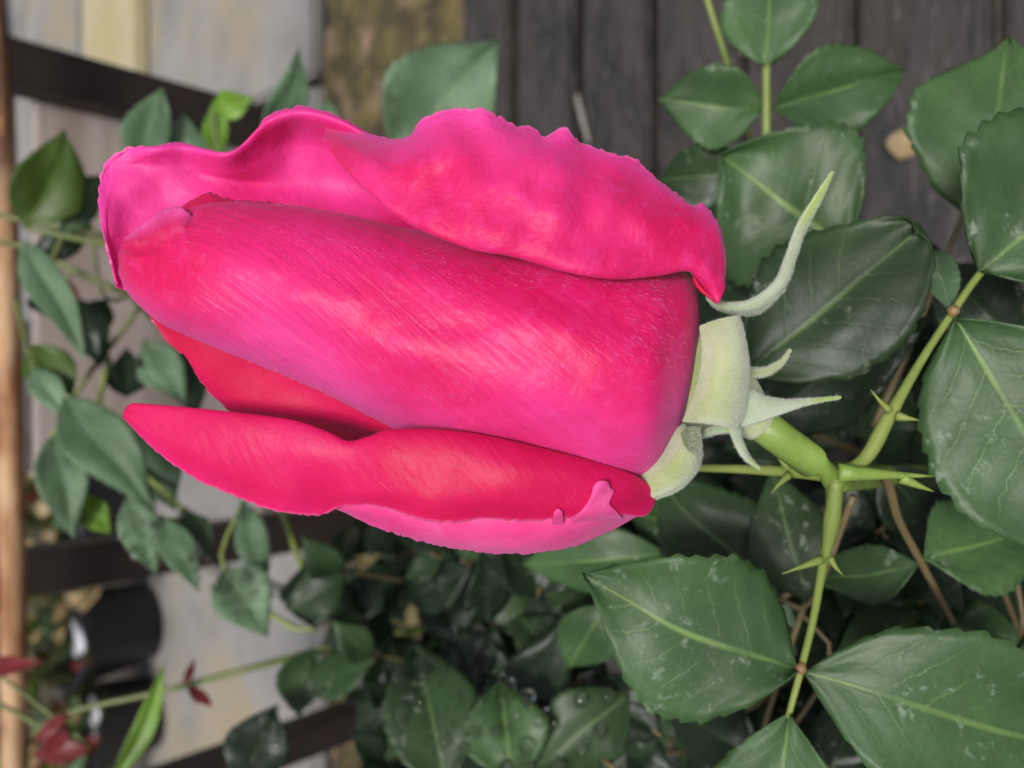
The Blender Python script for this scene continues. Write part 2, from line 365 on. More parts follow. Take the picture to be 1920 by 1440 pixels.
# ------------------------------------------------------------------ leaves
def leaf_width(t, p=1.0):
    f = math.sin(math.pi * min(1, max(0, t)) ** 0.88) ** p
    return f * (1.10 - 0.22 * t)
def leaflet_mesh(base, tip, width, roll=0, fold=0.18, bow=0.12, teeth=13, seed=0, nL=52, nW=7, sway=0.0, curl_tip=0.0, wave=0.06):
    base, tip = Vector(base), Vector(tip)
    ax = tip - base; L = ax.length; a = ax.normalized()
    view = (CAM - (base + tip) / 2).normalized()
    n = (view - a * view.dot(a)).normalized(); s = a.cross(n).normalized()
    q = Matrix.Rotation(R(roll), 3, a); n = q @ n; s = q @ s
    rng = random.Random(seed); ph = rng.uniform(0, 6.28); pw = rng.uniform(0.86, 1.12); off = Vector((rng.uniform(0, 50), rng.uniform(0, 50), 0))
    Gd = []; uvv = []
    for i in range(nL + 1):
        t = i / nL
        c = base + a * (L * t) + n * (bow * L * 4 * t * (1 - t)) + s * (sway * L * math.sin(math.pi * t))
        if curl_tip and t > 0.72:
            k = (t - 0.72) / 0.28
            c = c + n * (curl_tip * L * k * k) - a * (0.16 * L * k * k * k)
        hw = width / 2 * leaf_width(t, pw)
        asL = 1 + 0.16 * noise.noise(off + Vector((t * 2.2, 20, 0))) + 0.05 * noise.noise(off + Vector((t * 9, 21, 0)))
        asR = 1 + 0.16 * noise.noise(off + Vector((t * 2.2, 30, 0))) + 0.05 * noise.noise(off + Vector((t * 9, 31, 0)))
        c = c + s * (0.03 * L * noise.noise(off + Vector((t * 2.0, 40, 0)))) + n * (0.05 * L * noise.noise(off + Vector((t * 1.8, 44, 0))))
        row = []
        tt = t * teeth; saw = (tt % 1.0)
        for j in range(-nW, nW + 1):
            v = j / nW; av = abs(v)
            e = hw * v * (asL if v < 0 else asR)
            if av == 1: e *= 1 + 0.075 * (saw - 0.4) * (1 if 0.08 < t < 0.97 else 0)
            z = fold * abs(e) * (1 - 0.35 * av) * 1.0
            z += wave * width * av * av * math.sin(t * 7 + ph + (1.7 if v > 0 else 0))
            z += 0.004 * width * math.sin(2 * math.pi * (t - 0.26 * av) * 7.5) * min(1, av * 2.5) * (1 - t * 0.4)
            z += 0.05 * width * noise.noise(off + Vector((t * 2.6, v * 1.6, 0)))
            along = 0.06 * L * av * av * (0.4 - t)
            row.append(c + s * e + n * z + a * along * 0.6)
        Gd.append(row)
    W2 = 2 * nW
    return grid_mesh('leaflet', Gd, lambda i, j: (i / nL, j / W2))
SEED = [100]
def leaflet(parent, b, tp, wpx, mat='leaf', **kw):
    """b, tp = (px, py, depth in m); wpx = width in photo pixels at the mean depth"""
    SEED[0] += 1; kw.setdefault('seed', SEED[0])
    wd = wpx * (b[2] + tp[2]) / 2 / FPX
    o = link('leaflet', leaflet_mesh(pt(*b), pt(*tp), wd, **kw), M[mat], parent)
    so_ = o.modifiers.new('thickness', 'SOLIDIFY'); so_.thickness = 0.00035; so_.offset = 0
    return o
def stalk(parent, name, pts, radii, mat='petiole', seg=9):
    return link(name, tube_mesh(name, [pt(*p) for p in pts], radii, seg), M[mat], parent)
def spike(parent, name, b, tp, r, mat='stem'):
    p0, p1 = pt(*b), pt(*tp); mid = p0.lerp(p1, 0.5) + Vector((0, 0, 0.0004))
    return link(name, tube_mesh(name, [p0, mid, p1], [r, r * 0.5, r * 0.06], 8, 8), M[mat], parent)
def leaf_part(parent, pts, radii, mat='petiole'):
    """a compound leaf: its stalk is the part, the leaflets are sub-parts"""
    return stalk(parent, 'leaf', pts, radii, mat)

def drops(parent, leaf_ob, n, r0, r1, seed):
    """dew beads scattered on one leaflet, one mesh"""
    rng = random.Random(seed); me = leaf_ob.data; bm = bmesh.new()
    for _ in range(n):
        p = me.polygons[rng.randrange(len(me.polygons))]; r = rng.uniform(r0, r1) * rng.choice((0.5, 0.7, 1))
        nn = p.normal.copy(); c = p.center.copy()
        if nn.dot(CAM - c) < 0: nn = -nn
        mt = Matrix.Translation(c + nn * r * 0.35) @ nn.to_track_quat('Z', 'Y').to_matrix().to_4x4() @ Matrix.Diagonal((r, r, r * 0.7, 1))
        bmesh.ops.create_icosphere(bm, subdivisions=2, radius=1, matrix=mt)
    d = bpy.data.meshes.new('water_drops'); bm.to_mesh(d); bm.free()
    o = link('water_drops', d, M['water'], None)
    return o

# ================================================================== THE ROSE
D0 = 0.110
def q3(p): return pt(p[0], p[1], D0 - p[2] * 0.001)
def loft(name, rows, mat, parent, n=130, mm=44, ruffle=0.0, rf=0.02, edge_rag=0.0, seed=0, thick=0.0004, flip=False, edge_at=1, ragf=0.09):
    """rows: list of curves (px, py, millimetres toward the camera), first = base, last = free edge"""
    RR = [spline([Vector(p) for p in r], n) for r in rows]
    Gd = [[None] * mm for _ in range(n)]
    off = Vector((seed * 7.3, seed * 3.1, 0))
    for i in range(n):
        c = [r[i] for r in RR]
        Q = [2 * c[0] - c[1]] + c + [2 * c[-1] - c[-2]]
        for j in range(mm):
            x = j / (mm - 1) * (len(c) - 1); k = min(int(x), len(c) - 2)
            p = crom(Q[k], Q[k + 1], Q[k + 2], Q[k + 3], x - k)
            v = j / (mm - 1); e = v if edge_at == 1 else 1 - v
            p = p.copy()
            if ruffle: p.z += ruffle * noise.noise(off + Vector((p.x * rf, p.y * rf, 0.0))) * (0.35 + 0.65 * e)
            if edge_rag and e > 0.86:
                g = ((e - 0.86) / 0.14) ** 2 * min(1, 8 * i / n, 8 * (n - i) / n)
                dr = (c[-1] - c[-2]); dr.z = 0; dr = dr.normalized() if dr.length > 1e-6 else Vector((0, -1, 0))
                sx = (p.x + p.y) * ragf
                p += dr * g * edge_rag * (noise.noise(off + Vector((sx, 5, 0))) + 0.7 * noise.noise(off + Vector((sx * 2.6, 9, 0))))
                p.z += g * 0.05 * edge_rag * noise.noise(off + Vector((sx, 15, 0)))
            Gd[i][j] = q3(p)
    me = grid_mesh(name, Gd, lambda i, j: (i / (n - 1), j / (mm - 1)))
    o = link(name, me, M[mat], parent)
    s = o.modifiers.new('thickness', 'SOLIDIFY'); s.thickness = thick; s.offset = 0
    return o

ROOT = on_z(1900, 760, 0.0); ROOT.z = 0.0; ROOT.y = 0.12
bush = empty('rose_bush', (0.0, 0.14, 0.0), 'rose bush with one big magenta bud above glossy green leaves', 'rose bush')

# flower: the receptacle (hip) is the part, petals and sepals are sub-parts
flower = link('bloom', tube_mesh('bloom', [q3((1215, 690, -2)), q3((1290, 705, -2)), q3((1345, 735, -3)), q3((1400, 775, -4)), q3((1430, 800, -4))],
              [0.006, 0.0075, 0.0066, 0.0045, 0.0026], 24, 26), M['sepal'], bush)

# -- front petal and inner core: stations across the bud (x, top y, bottom y)
ST = [(222, 478, 512), (236, 452, 545), (262, 430, 575), (300, 408, 606), (345, 386, 628), (400, 376, 652), (500, 380, 692), (600, 392, 735),
      (700, 414, 786), (760, 428, 815), (900, 446, 868), (1050, 458, 905), (1150, 478, 916), (1220, 492, 897), (1262, 503, 830), (1290, 515, 765), (1306, 545, 700), (1313, 590, 650)]
def body(name, shrink, a0, a1, mat, mm, bulge, closed=False, seed=1, lump=1.0):
    dense = spline([Vector((x, t, b)) for x, t, b in ST], 150); Gd = []
    for i, (x, t, b) in enumerate(dense):
        cy = (t + b) / 2; ry = max(2.0, (b - t) / 2 * shrink); row = []
        u = i / 149
        for j in range(mm):
            an = a0 + (a1 - a0) * j / (mm - 1 if not closed else mm)
            sn, cs = math.sin(an), math.cos(an)
            py = cy + ry * sn
            wz = ry * 0.0737 * bulge * cs
            px = x + (shrink - 1) * -30 * (1 - 2 * u)
            if lump:
                wz += lump * (0.55 * noise.noise((px * .006 + seed, py * .009, 0)) + 0.22 * noise.noise((px * .02 + seed, py * .022, 2)))
                # soft lengthwise swells that spiral down the bud
                wz += lump * 0.20 * math.sin((py - px * 0.42) * 0.045) * cs
                if px < 400 and py < 520:      # crumpled tip
                    g = min(1, (400 - px) / 90) * min(1, (520 - py) / 60)
                    wz += g * (1.3 * noise.noise((px * .03, py * .03, 7)))
            row.append(q3((px, py, wz)))
        Gd.append(row)
    me = grid_mesh(name, Gd, lambda i, j: (i / 149, j / (mm - 1)), closed)
    return link(name, me, M[mat], flower)
body('petal', 0.86, -math.pi, math.pi, 'dark', 48, 0.95, True, 4, 0.3)
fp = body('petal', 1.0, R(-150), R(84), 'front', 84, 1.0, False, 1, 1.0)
s_ = fp.modifiers.new('thickness', 'SOLIDIFY'); s_.thickness = 0.0005; s_.offset = -1
tag(fp, 'broad outer petal wrapping the front of the bud')
# crumpled lip on the tip of the front petal
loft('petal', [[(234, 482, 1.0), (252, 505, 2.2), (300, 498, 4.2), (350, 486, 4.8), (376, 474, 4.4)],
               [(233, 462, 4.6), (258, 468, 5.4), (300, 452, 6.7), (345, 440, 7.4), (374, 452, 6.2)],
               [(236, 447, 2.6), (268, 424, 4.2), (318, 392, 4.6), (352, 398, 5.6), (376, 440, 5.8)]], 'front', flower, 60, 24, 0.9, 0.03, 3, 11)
loft('petal', [[(342, 430, 5.0), (420, 440, 7.0), (520, 450, 8.0), (640, 450, 8.0)],
               [(342, 400, 3.2), (400, 398, 4.2), (500, 404, 5.0), (640, 424, 2.4)],
               [(344, 388, 1.5), (362, 376, 1.2), (392, 363, 0.6), (430, 376, 0.8), (500, 381, 0.6), (600, 398, -1.5), (640, 410, -4)]], 'dark', flower, 90, 24, 0.5, 0.02, 5, 12)

# -- pale upper petal standing behind the bud, inside face towards us
loft('petal', [[(262, 560, -5), (300, 520, -4), (380, 470, -4), (520, 460, -4), (700, 480, -4), (860, 500, -5)],
               [(236, 545, -5), (248, 470, -6), (300, 405, -8), (420, 370, -9.5), (560, 360, -13), (720, 385, -14), (880, 430, -12)],
               [(222, 540, -4), (206, 440, -4.6), (236, 335, -6.2), (340, 312, -8.5), (450, 320, -9), (560, 270, -11), (700, 310, -11), (840, 340, -9)],
               [(219, 534, -3.4), (197, 420, -4.3), (210, 328, -5.4), (256, 294, -6), (340, 279, -6), (432, 292, -6.2), (500, 236, -5.4), (566, 216, -5.2), (640, 236, -5), (730, 276, -4), (830, 290, -3)],
               [(217, 528, -3.3), (186, 400, -4.2), (194, 314, -5.3), (240, 277, -6), (290, 276, -6.4), (332, 268, -6.6), (400, 284, -6.6), (440, 284, -6.6), (482, 248, -6), (505, 220, -6), (560, 201, -6.5), (620, 214, -6), (700, 255, -5.6), (745, 264, -5), (830, 270, -4)]],
     'back', flower, 240, 70, 1.6, 0.014, 6, 2, ragf=0.06)

# -- upper petal turned back over the bud
loft('petal', [[(612, 262, -4), (690, 345, 4.6), (770, 404, 8.4), (880, 449, 11), (960, 464, 11.8), (1060, 491, 12.0), (1150, 504, 10.8), (1232, 500, 8.8), (1290, 496, 7.4), (1318, 520, 7), (1340, 558, 8.0)],
               [(606, 262, -2.0), (650, 318, 5), (690, 358, 8.2), (770, 418, 11), (880, 463, 13.4), (960, 478, 14.2), (1060, 506, 14.4), (1150, 520, 13.2), (1232, 514, 11.2), (1290, 506, 9.6), (1318, 530, 9.0), (1346, 568, 9.2)],
               [(607, 258, -2.0), (670, 318, 7), (730, 372, 10.2), (830, 416, 12.9), (960, 446, 14.6), (1080, 470, 14.7), (1180, 478, 13.2), (1270, 470, 11.0), (1325, 500, 10.0), (1352, 556, 9.2)],
               [(607, 254, -3), (680, 290, 5.0), (760, 322, 9.4), (860, 338, 12.2), (980, 360, 14), (1090, 390, 13.6), (1200, 412, 12.2), (1290, 430, 10), (1340, 468, 8.8), (1356, 545, 8.8)],
               [(609, 246, -5), (690, 270, 0), (765, 270, 5.0), (830, 248, 8), (930, 262, 10.2), (1040, 292, 10.6), (1150, 328, 9.6), (1240, 368, 8.4), (1300, 398, 7.4), (1345, 440, 7.4), (1357, 535, 8.4)],
               [(609, 238, -8), (650, 246, -6.4), (690, 254, -4.2), (742, 262, -0.6), (772, 254, 2.4), (792, 224, 4.8), (832, 209, 6.2), (862, 206, 6.8), (884, 204, 7), (922, 212, 7.4), (962, 236, 7.8), (1000, 241, 8), (1018, 262, 8.2), (1036, 254, 8.2), (1062, 245, 8), (1092, 272, 7.8), (1150, 290, 7.2), (1190, 302, 6.6), (1232, 337, 6.2), (1290, 382, 5.4), (1320, 386, 5), (1346, 424, 5.4), (1358, 480, 6.8), (1357, 530, 8)]],
     'fold', flower, 260, 84, 1.9, 0.014, 6, 3, ragf=0.05)
# its free corner, seen from outside below
loft('petal', [[(1296, 506, 6.5), (1322, 540, 7.2), (1346, 568, 8.6)], [(1298, 509, 8), (1312, 540, 7.6), (1344, 567, 8.4)], [(1299, 512, 8.2), (1306, 536, 7.0), (1340, 564, 8.0)]], 'dark', flower, 24, 10)

# -- deep red inner petal seen in the gap below the front petal
loft('petal', [[(268, 560, -1), (400, 590, 0), (600, 660, 2), (800, 770, 2), (960, 830, 0)],
               [(276, 580, -1.6), (400, 650, -1.6), (560, 720, -1.2), (740, 805, 0.4), (930, 870, -3)],
               [(282, 594, -2.0), (340, 650, -2.8), (440, 742, -3.4), (620, 800, -2.6), (800, 850, -5)],
               [(285, 600, -2.0), (310, 634, -2.8), (332, 655, -3.2), (350, 668, -3.4), (366, 696, -3.8), (384, 722, -4.2), (412, 752, -4.6), (446, 777, -5), (560, 815, -5.5), (700, 860, -6), (800, 890, -6)]],
     'dark', flower, 120, 40, 0.6, 0.012, 3, 4)

# -- lower petal: inside face, rolled out towards us
loft('petal', [[(252, 776, 0.4), (300, 776, 2), (400, 782, 4.0), (540, 802, 6.2), (610, 824, 7), (652, 842, 7.6), (690, 834, 8), (745, 820, 8.4), (880, 828, 9.8), (1050, 864, 9.2), (1180, 902, 6.6), (1216, 926, 4.6)],
               [(240, 764, 2.2), (262, 759, 2.8), (400, 772, 6.0), (540, 790, 8.4), (610, 812, 9.2), (652, 830, 9.8), (690, 822, 10.2), (745, 808, 10.8), (880, 815, 12.2), (1050, 852, 11.8), (1180, 890, 9), (1226, 920, 6.6)],
               [(236, 769, 2.4), (300, 784, 4.2), (420, 812, 7.2), (540, 838, 9.2), (640, 862, 10), (760, 852, 12.6), (900, 862, 14), (1050, 890, 13.4), (1170, 918, 10.4), (1227, 926, 6.4)],
               [(233, 776, 2.6), (290, 815, 4.0), (400, 868, 6.4), (520, 905, 8.0), (625, 916, 8.6), (750, 918, 12.2), (900, 930, 13.8), (1050, 942, 13), (1160, 948, 10), (1226, 934, 6.0)],
               [(232, 782, 2.2), (246, 796, 2.4), (286, 838, 3.0), (330, 872, 3.6), (380, 903, 4.2), (430, 923, 4.8), (480, 945, 5.2), (530, 960, 5.6), (580, 965, 5.6), (612, 963, 5.8), (640, 948, 7), (700, 946, 9), (740, 956, 10), (790, 972, 10.8), (850, 978, 11.4), (900, 970, 11.6), (960, 974, 11.8), (1040, 972, 11.6), (1100, 964, 10.8), (1160, 962, 9.2), (1200, 968, 7.4), (1216, 960, 6.2), (1226, 942, 5.4)]],
     'red', flower, 220, 60, 0.9, 0.010, 3, 5)
# pale outside of the same petal, rolled up under its rim
loft('petal', [[(610, 930, 5.2), (700, 920, 7.4), (850, 930, 10.2), (1000, 935, 10.6), (1120, 935, 9.6), (1205, 940, 5)],
               [(622, 948, 4.8), (700, 955, 7.0), (850, 982, 9.8), (1000, 987, 10.2), (1110, 974, 9.8), (1200, 957, 5.2)],
               [(632, 953, 4.0), (700, 974, 4.8), (800, 1002, 7), (900, 1018, 8), (1000, 1020, 8), (1090, 1002, 7.4), (1196, 962, 4.4)],
               [(636, 953, 3.0), (700, 984, 3.2), (760, 1004, 3.6), (830, 1022, 4.0), (900, 1033, 4.4), (950, 1036, 4.4), (1010, 1034, 4.4), (1080, 1020, 4.2), (1150, 990, 4), (1196, 964, 4)]],
     'under', flower, 150, 36, 0.6, 0.012, 3, 6)
# two torn flaps of that rim folded up over the red face
loft('petal', [[(1050, 1002, 6.6), (1096, 992, 6.6), (1140, 980, 5.4), (1168, 970, 5.0)], [(1076, 972, 11.5), (1104, 966, 11.4), (1142, 962, 10.3), (1162, 964, 9.2)],
               [(1102, 942, 12.5), (1112, 938, 12.5), (1134, 936, 11.9), (1142, 944, 11.3)], [(1114, 912, 12.6), (1124, 903, 12.8), (1136, 902, 12.5), (1150, 922, 11.7)]], 'under', flower, 40, 24, 0.5, 0.04, 3, 8)
loft('petal', [[(1034, 996, 8.6), (1046, 996, 8.6), (1060, 994, 8.6)], [(1037, 968, 12.4), (1046, 968, 12.6), (1055, 968, 12.4)], [(1040, 958, 13.0), (1047, 954, 13.2), (1053, 957, 13.0)]], 'under', flower, 16, 12, 0, 0.04, 0, 9)
# outer petals on the far side of the bud
loft('petal', [[(1290, 560, -4), (1250, 480, -8), (1230, 640, -16), (1260, 800, -10)], [(1000, 480, -6), (1000, 520, -16), (1000, 700, -19), (1000, 860, -10)],
               [(500, 420, -8), (500, 480, -14), (480, 600, -15), (520, 720, -10)], [(300, 470, -7), (290, 500, -10), (300, 550, -10), (330, 600, -7)]], 'under', flower, 60, 40, 1, 0.01, 3, 10)
# petal speck
link('speck', tube_mesh('speck', [q3((1176, 800, 9.8)), q3((1180, 811, 9.9)), q3((1183, 820, 9.6))], [0.00025, 0.0004, 0.0002], 8, 6), M['sepal_w'], flower)

# -- sepals
def sepal(rows, mat, n=50, mm=20, **kw): return loft('sepal', rows, mat, flower, n, mm, thick=0.00035, **kw)
sepal([[(1312, 612, 6.5), (1318, 660, 8), (1308, 720, 8.4), (1292, 765, 7.6), (1280, 790, 6.6)],
       [(1340, 602, 7.4), (1350, 660, 10.5), (1342, 730, 10.8), (1325, 770, 9.8), (1318, 792, 8)],
       [(1372, 594, 6.8), (1384, 650, 9.6), (1382, 720, 10), (1368, 780, 9), (1355, 799, 7.6)],
       [(1384, 592, 4.2), (1396, 640, 5.6), (1402, 700, 6), (1394, 770, 5.4), (1376, 806, 5)],
       [(1378, 600, 1.5), (1386, 650, 1), (1392, 710, 1), (1384, 770, 1), (1372, 800, 2)]], 'sepal', 60, 36, ruffle=0.4, rf=0.03, seed=20)
# long sepal arching back above
sepal([[(1322, 556, 2.0), (1360, 568, 3.2), (1408, 562, 3.6), (1452, 528, 3.2), (1474, 480, 2.8), (1494, 424, 2.2), (1530, 365, 1.5), (1561, 322, 1.0)],
       [(1330, 566, 3.8), (1368, 578, 4.6), (1416, 571, 5.0), (1462, 532, 4.6), (1484, 480, 3.8), (1502, 428, 3.0), (1536, 368, 2.0), (1561, 322, 1.1)],
       [(1340, 574, 2.0), (1372, 583, 2.8), (1424, 580, 3.2), (1472, 537, 3.0), (1492, 482, 2.4), (1510, 432, 1.8), (1541, 372, 1.4), (1561, 323, 1.0)]], 'sepal_w', 60, 12)
sepal([[(1340, 572, 2.6), (1375, 582, 3.4), (1424, 578, 3.8), (1470, 538, 3.6)], [(1344, 578, 1.4), (1378, 588, 2.0), (1424, 586, 2.2), (1472, 542, 2.4)]], 'sepal_g', 24, 6)
# little hooked one
sepal([[(1396, 688, 0), (1430, 690, -0.5), (1462, 676, -0.6), (1482, 654, -1)], [(1398, 696, 0.8), (1432, 698, 0.4), (1464, 681, 0), (1482, 655, -0.8)], [(1398, 706, 0), (1434, 706, -0.4), (1466, 686, -0.6), (1483, 656, -1)]], 'sepal', 24, 8)
# white woolly pointed one
sepal([[(1392, 714, 2.6), (1425, 740, 2.8), (1470, 750, 2.6), (1520, 748, 2.4), (1576, 744, 2)], [(1394, 752, 4.4), (1430, 757, 4.2), (1472, 757, 3.4), (1522, 752, 2.8), (1576, 745, 2.1)],
       [(1386, 802, 2.6), (1425, 790, 2.8), (1474, 772, 2.6), (1522, 756, 2.2), (1576, 746, 2)]], 'sepal_w', 40, 16)
# short one turned down
sepal([[(1364, 798, 3.6), (1378, 832, 4), (1394, 858, 3.4), (1424, 878, 2.4)], [(1374, 800, 5), (1386, 832, 4.8), (1400, 858, 4), (1425, 879, 2.5)], [(1386, 800, 3.6), (1392, 830, 3.8), (1405, 856, 3.2), (1425, 880, 2.4)]], 'sepal_w', 24, 10)
# cupped sepal under the lower petal
sepal([[(1200, 888, 5.5), (1240, 850, 5.6), (1268, 806, 5), (1282, 796, 4)], [(1212, 912, 7.0), (1256, 872, 8.6), (1290, 838, 8.0), (1300, 816, 5.6)],
       [(1222, 930, 6.6), (1268, 908, 7.8), (1300, 876, 7.4), (1312, 845, 5.4)], [(1228, 934, 4.4), (1270, 918, 4.6), (1304, 884, 4.6), (1316, 850, 3.6)]], 'sepal', 40, 24)
sepal([[(1276, 812, 8.2), (1292, 800, 8.6), (1312, 800, 7.6)], [(1282, 832, 8.4), (1297, 826, 8.2), (1315, 824, 7.6)], [(1294, 846, 8.8), (1304, 850, 8.4), (1316, 846, 7.6)]], 'sepal_g', 20, 10)  # dark sheet painted in as the shade of the cupped sepal's hollow
sepal([[(1312, 806, 3.4), (1345, 798, 3.6), (1376, 800, 3.6)], [(1313, 816, 4.0), (1345, 806, 4.0), (1376, 806, 3.8)], [(1318, 820, 2.6), (1348, 812, 2.8), (1376, 810, 3.0)]], 'sepal_w', 20, 8)

# -- downy hairs on sepals, fine pale hairs lying on the front petal
def hairs(name, obs, count, length, rad, flat, seed, mat, region=None, along=None):
    rg = random.Random(seed); V = []; F = []
    pool = []
    for o in obs:
        for p in o.data.polygons: pool.append((o.data, p.index, p.area))
    tot = 0; cum = []
    for q in pool: tot += q[2]; cum.append(tot)
    import bisect
    n = 0; tries = 0
    while n < count and tries < count * 12:
        tries += 1
        me, pi, _ = pool[bisect.bisect(cum, rg.random() * tot)]
        p = me.polygons[pi]; vs_ = [me.vertices[k].co for k in p.vertices]
        a_, b_ = rg.random(), rg.random()
        c = vs_[0].lerp(vs_[1], a_).lerp(vs_[3].lerp(vs_[2], a_), b_) if len(vs_) == 4 else p.center
        nn = p.normal.copy()
        if nn.dot(CAM - c) < 0: nn = -nn
        if nn.dot((CAM - c).normalized()) < -0.3: continue
        if region and not region(c, rg): continue
        d = Vector((rg.gauss(0, 1), rg.gauss(0, 1), rg.gauss(0, 1)))
        if along is not None: d = along + d * 0.16
        d -= nn * d.dot(nn)
        if d.length < 1e-6: continue
        d = (d.normalized() * flat + nn * (1 - flat)).normalized(); L = length * rg.uniform(.5, 1.3)
        s1 = d.cross(nn if flat < .99 else FWD)
        if s1.length < 1e-5: continue
        s1.normalize(); s2 = d.cross(s1); c = c + nn * rad * 2
        k = len(V); tip = c + d * L; md = c + d * L * .5 + nn * (0.12 * L if flat > .5 else 0)
        for an in (0, 2.09, 4.19): V.append(tuple(c + (s1 * math.cos(an) + s2 * math.sin(an)) * rad))
        for an in (0, 2.09, 4.19): V.append(tuple(md + (s1 * math.cos(an) + s2 * math.sin(an)) * rad * .8))
        V.append(tuple(tip))
        for q in range(3):
            r2 = (q + 1) % 3
            F.append((k + q, k + r2, k + 3 + r2, k + 3 + q)); F.append((k + 3 + q, k + 3 + r2, k + 6))
        n += 1
    me = bpy.data.meshes.new(name); me.from_pydata(V, [], F)
    o = link(name, me, mat, flower); o['kind'] = 'stuff'; return o
t = NT('down_hair'); t.b.inputs['Base Color'].default_value = (0.62, 0.66, 0.55, 1); t.b.inputs['Roughness'].default_value = 0.6; M['down'] = t.mat
t = NT('petal_hair'); t.b.inputs['Base Color'].default_value = (0.86, 0.13, 0.36, 1); t.b.inputs['Roughness'].default_value = 0.5; M['petal_hair'] = t.mat
hairs('sepal_down', [o for o in flower.children if o.name.startswith('sepal')], 28000, .00045, .000016, .35, 3, M['down'])
def hair_patch(c, rg):
    return noise.noise(c * 90 + Vector((3, 1, 7))) + 0.5 * noise.noise(c * 260) > 0.12 + rg.random() * 0.25
hairs('petal_hairs', [fp], 1700, .0009, .000016, .95, 4, M['petal_hair'], hair_patch, (q3((900, 640, 0)) - q3((780, 520, 0))).normalized())

# ------------------------------------------------------------------ stem, leaf stalks of the bush
stem = stalk(bush, 'stem', [(1405, 778, .1135), (1450, 812, .1145), (1510, 858, .1165), (1566, 893, .119), (1592, 894, .132), (1650, 893, .160), (1740, 893, .20), (1900, 900, .30)],
             [.0025, .0024, .0023, .0026, .0022, .0022, .0025, .004], 'stem', 14)
# main lower leaf: node -> (1510,1250) -> terminal
lA = leaf_part(bush, [(1566, 893, .119), (1560, 960, .121), (1545, 1045, .124), (1525, 1160, .128), (1503, 1250, .131), (1478, 1345, .133)], [.0014, .0008, .0007, .0006, .0006, .0005], 'petiole')
spike(lA, 'stipule', (1542, 1048, .1235), (1466, 1076, .122), .0008, 'petiole'); spike(lA, 'stipule', (1556, 1046, .1235), (1582, 1080, .122), .0007, 'petiole')
stalk(lA, 'wing', [(1568, 900, .1182), (1562, 960, .120), (1548, 1045, .1232)], [.0010, .0013, .0006], 'petiole')
leaflet(lA, (1496, 1254, .131), (1090, 1070, .137), 330, 'leaf', bow=.05, fold=.10, roll=-8, seed=3, sway=-.03)
leaflet(lA, (1508, 1256, .131), (2110, 1430, .128), 350, 'leaf', bow=.05, fold=.22, roll=10, seed=5)
leaflet(lA, (1482, 1330, .133), (1410, 1800, .140), 280, 'leaf', bow=.05, fold=.15, seed=8)
# right leaf: node -> (1790,580) -> (1840,510)
lB = leaf_part(bush, [(1568, 890, .120), (1622, 860, .121), (1665, 785, .122), (1725, 680, .124), (1788, 583, .126), (1842, 508, .127), (1930, 420, .127)], [.0008, .0012, .0008, .0006, .0006, .0006, .0005], 'petiole')
spike(lB, 'stipule', (1668, 770, .121), (1632, 730, .120), .0006, 'petiole'); spike(lB, 'stipule', (1682, 780, .121), (1724, 788, .120), .0008, 'petiole')
leaflet(lB, (1792, 590, .126), (2090, 1080, .122), 370, 'leaf', bow=.04, fold=.18, roll=-6, seed=13)
leaflet(lB, (1836, 514, .127), (2210, 170, .118), 390, 'leaf', bow=.03, fold=.16, roll=6, seed=15)
leaflet(lB, (1780, 578, .129), (1752, 470, .142), 62, 'leaf_sage', seed=16)
for (nx, ny, nd, nl) in ((1787, 584, .1255, lB), (1502, 1252, .1305, lA)):
    stalk(nl, 'node', [(nx + 3, ny - 9, nd), (nx, ny, nd - .0004), (nx - 3, ny + 9, nd)], [.0005, .0010, .0005], 'node', 10)
# stub with lime stipule
spike(bush, 'stipule', (1572, 886, .118), (1752, 893, .121), .0014, 'stem')
spike(bush, 'stipule', (1690, 896, .1195), (1752, 922, .121), .0009, 'stem')
# leaf pointing up past the hip, tip curled
lC = leaf_part(bush, [(1566, 893, .120), (1500, 886, .124), (1400, 880, .130), (1300, 877, .137), (1200, 872, .145)], [.0011, .0009, .0007, .0006, .0005], 'petiole')
spike(lC, 'stipule', (1480, 890, .124), (1446, 925, .123), .0007, 'petiole'); spike(lC, 'stipule', (1478, 878, .124), (1450, 838, .125), .0007, 'petiole')
lD = leaf_part(bush, [(1566, 893, .122), (1500, 860, .130), (1430, 780, .138), (1392, 705, .142)], [.0014, .0010, .0009, .0008])
leaflet(lD, (1392, 705, .142), (1775, 395, .136), 290, 'leaf_mid', bow=.05, fold=.12, roll=-6, seed=21, curl_tip=.10)
leaflet(lD, (1585, 470, .168), (1350, 290, .176), 330, 'leaf', bow=.04, fold=.10, seed=22)
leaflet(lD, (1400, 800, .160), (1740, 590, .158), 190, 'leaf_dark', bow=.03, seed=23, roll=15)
lE = leaf_part(bush, [(1830, 355, .152), (1800, 420, .156), (1770, 490, .158), (1715, 625, .164), (1640, 800, .17)], [.0006, .0006, .0007, .0008, .0009], 'petiole_brown')
leaflet(lE, (1828, 405, .155), (1890, 70, .160), 290, 'leaf', seed=26, roll=8, bow=.06)
lF = leaf_part(bush, [(1570, 897, .124), (1655, 895, .13), (1685, 975, .138), (1730, 1060, .146), (1790, 1172, .155)], [.0008, .0008, .0007, .0007, .0006], 'petiole_brown')
leaflet(lF, (1725, 1060, .147), (1530, 1090, .165), 110, 'leaf_mid', seed=31, bow=.08)
leaflet(lF, (1730, 1052, .147), (1930, 1000, .158), 190, 'leaf', seed=32, bow=.05, roll=-10)
leaflet(lF, (1790, 1168, .154), (1900, 1380, .165), 160, 'leaf_mid', seed=33)
leaflet(lF, (1655, 870, .165), (1770, 1010, .175), 130, 'leaf_dark', seed=34)
